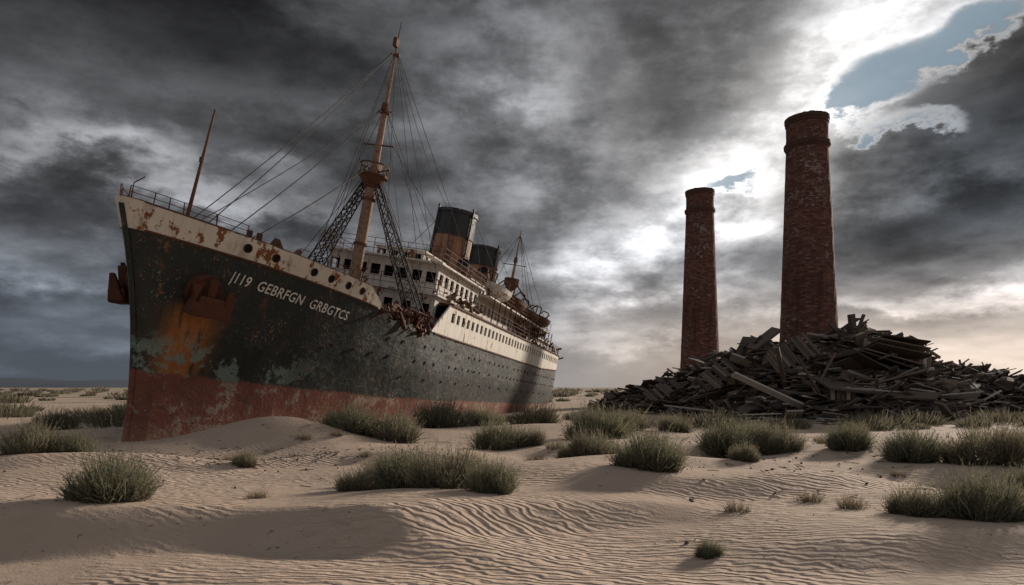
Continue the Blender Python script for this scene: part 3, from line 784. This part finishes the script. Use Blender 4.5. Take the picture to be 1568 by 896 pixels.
for t in [(19,50.5,2.2,6.0,.6,.12,.1,.42,-.5,2),(18,49.5,.5,4,.5,.08,.5,.0,-.1,2),(14,54,.8,4,.3,.1,-.5,.1,0,2),(21,53,3.5,5.5,.3,.2,1.0,.8,0,1),(30,49.5,.4,5,.5,.1,.1,.05,0,2),(34,49.3,.4,6,.5,.1,-.12,.03,-.1,2),(22.6,51,2.6,5.2,.16,.16,.2,1.0,0,1),(23.6,52,3.2,4.2,.16,.16,-.3,-1.1,0,1),
          (28.4,57,7.8,1.5,.5,.4,.1,1.45,0,0),(29.2,57.2,7.8,1.6,.25,.2,.1,-1.2,0,0),(27.2,57,7.1,2.6,.2,.2,.2,.7,0,0),(21.6,58.5,6.6,3.0,1.2,.2,.2,-.62,.3,0),(18.0,61,5.2,1.9,.25,.2,.2,-.4,.3,0),(33.3,56,6.3,1.6,.3,.2,.2,.4,.3,0),(34.3,56,5.4,2,.3,.2,.2,.5,.3,1)]: board(*t)
for i in range(200):
    x=rng.uniform(11,52); board(x,np.interp(x,PX,PY)-4.5-np.interp(x,PX,PH)*.95-rng.uniform(-1,2.6),.12,rng.uniform(.5,3),rng.uniform(.1,.4),.06,rng.uniform(-.8,.8),rng.normal(0,.06),rng.normal(0,.1),rng.choice([0,1,2],p=[.3,.3,.4]))
mb.obj('debris_pile',MW)

# ------------------------------------------------------------------ sky
SAZ,SEL=math.radians(44),math.radians(18)
W=bpy.data.worlds.new('World'); scene.world=W; W.use_nodes=True; nt=W.node_tree; nt.nodes.clear()
try:
    W.cycles.sampling_method='MANUAL'; W.cycles.sample_map_resolution=512
except Exception: pass
out=nt.nodes.new('ShaderNodeOutputWorld')
tc=nt.nodes.new('ShaderNodeTexCoord'); nv=nt.nodes.new('ShaderNodeVectorMath'); nv.operation='NORMALIZE'; nt.links.new(tc.outputs['Generated'],nv.inputs[0])
D=E(nt,nv.outputs[0]); x,y,z=sepv(D)
az=x._m('ARCTAN2',y)*57.2958; el=z._m('ARCSINE')*57.2958
zz=z.mx(0.0)+.24
Pv=comb(nt,x/zz,y/zz,0.0)
nA=noise(Pv,1.2,3,.55); nB=noise(comb(nt,(x/zz)+7.3,y/zz,3.1),1.4,3,.6)
nD=noise(Pv,2.6,6,.60); nF=noise(comb(nt,x*1.0,y*1.0,z*1.9),8.5,8,.62); nS=noise(comb(nt,x*1.0,y*1.0,z*5.5),2.6,4,.55)
azw=az+(nA-.5)*16+(nF-.5)*10; elw=el+(nB-.5)*9+(nF-.5)*9
def G(a0,e0,sa,se,tilt=0.0):
    dx=azw-a0; dy=elw-e0-dx*tilt if tilt else elw-e0
    p=dx*(1/sa); q=dy*(1/se)
    return ((p*p+q*q)*-1.0)._m('EXPONENT')
L=.10+.10*G(4,18,18,14)
L=L+.75*G(20,18,7.5,4.2,.55)+.60*G(29,26.5,7,3.6,.45)+.40*G(14,14.5,6,2.6,.3)+.22*G(8,11,7,2)+.14*G(4,21,5,6)
L=L+.30*G(-30,17,7,1.5,-.25)+.28*G(-21,14.3,6,1.4,-.1)+.12*G(-35,8,7,1.5)+.08*G(-26,4,12,1.5)
L=L*(1-.86*G(-25,27,21,6.8,-.08))*(1-.45*G(-14,17,8,3.0))
L=L+.22*sm(az,-22,12)*(((el*.10)*(el*.10)*-1.0)._m('EXPONENT'))+.75*G(34,6.4,9,1.3)+.50*G(32,2.0,13,2.4)+.18*G(9,4.5,5,.9)+.16*G(13,9,9,3)
L=L*(1-.74*G(33,12.5,10,3.0,.15))*(1-.6*G(37,19.5,3.2,2.2,.2))
det=sm(nD,.32,.68,.55,1.5)*sm(nF,.34,.66,.58,1.46)*sm(nS,.3,.7,.75,1.25)
L=L*(sm(el,0,8)*(det-1.0)*.92+1.0)
back=sm(az.abs(),50,100)*.11+sm(el,38,60)*.11  # added fill: unseen sky behind camera and overhead brightened to light the scene
L=L+back
Hs=G(26.5,21.3,3.0,2.2,.35)+.95*G(33,23.6,4.0,1.3,.2)+.85*G(18.2,16.2,2.2,1.0)+.6*G(29.5,17.8,2.5,1.0)
Hn=Hs+(nF-.5)*2.6+(nD-.5)*.5
hole=sm(Hn,.46,.84)*sm(Hs,.12,.4)
rim=sm(Hn,.16,.50)*(1-hole)*sm(Hs,.08,.35)
L=L+rim*.32
warm=sm(el,11,1)*sm(az,-8,20)
glow=G(22,20,16,10)
cc=mix(warm.sat(),(.94,.96,1.02),(1.22,1.0,.83))
cc=mix((glow*.6).sat(),cc,(1.05,1.0,.93))
low=sm(az,0,-25)*sm(el,16,3); cc=mix(low,cc,(.82,.95,1.15))
right=sm(az,24,34)*sm(el,9,12)*sm(el,22,17); cc=mix(right*.6,cc,(.85,.97,1.12))
col=vmul(cc,L)
sk=nt.nodes.new('ShaderNodeTexSky'); sk.sky_type='NISHITA'; sk.sun_disc=False; sk.sun_elevation=SEL; sk.sun_rotation=SAZ
sk.dust_density=0.0; sk.ozone_density=3.0
# sky texture tinted with a flat pale blue for the cloud break
skc=mix((hole*0.0+.65),vmul(E(nt,sk.outputs[0]),.05),(.34,.43,.47))
bg1=nt.nodes.new('ShaderNodeBackground'); nt.links.new(skc.o,bg1.inputs[0]); bg1.inputs[1].default_value=1.0
bg2=nt.nodes.new('ShaderNodeBackground'); nt.links.new(col.o,bg2.inputs[0]); bg2.inputs[1].default_value=1.0
mx=nt.nodes.new('ShaderNodeMixShader'); nt.links.new((hole*.88).o,mx.inputs[0]); nt.links.new(bg2.outputs[0],mx.inputs[1]); nt.links.new(bg1.outputs[0],mx.inputs[2])
nt.links.new(mx.outputs[0],out.inputs[0])

sun=bpy.data.lights.new('sun','SUN'); sun.energy=4.6; sun.angle=math.radians(3); sun.color=(1,.88,.75)
so=bpy.data.objects.new('sun',sun); scene.collection.objects.link(so)
sd=Vector((math.sin(SAZ)*math.cos(SEL),math.cos(SAZ)*math.cos(SEL),math.sin(SEL)))
so.rotation_euler=sd.to_track_quat('Z','Y').to_euler()

cam=bpy.data.cameras.new('camera'); co_=bpy.data.objects.new('camera',cam); scene.collection.objects.link(co_)
cam.lens=24; cam.sensor_width=36; cam.shift_y=.092; cam.clip_end=8000; cam.clip_start=.1
co_.location=(0,0,2.5); co_.rotation_euler=(math.radians(90),0,0); scene.camera=co_
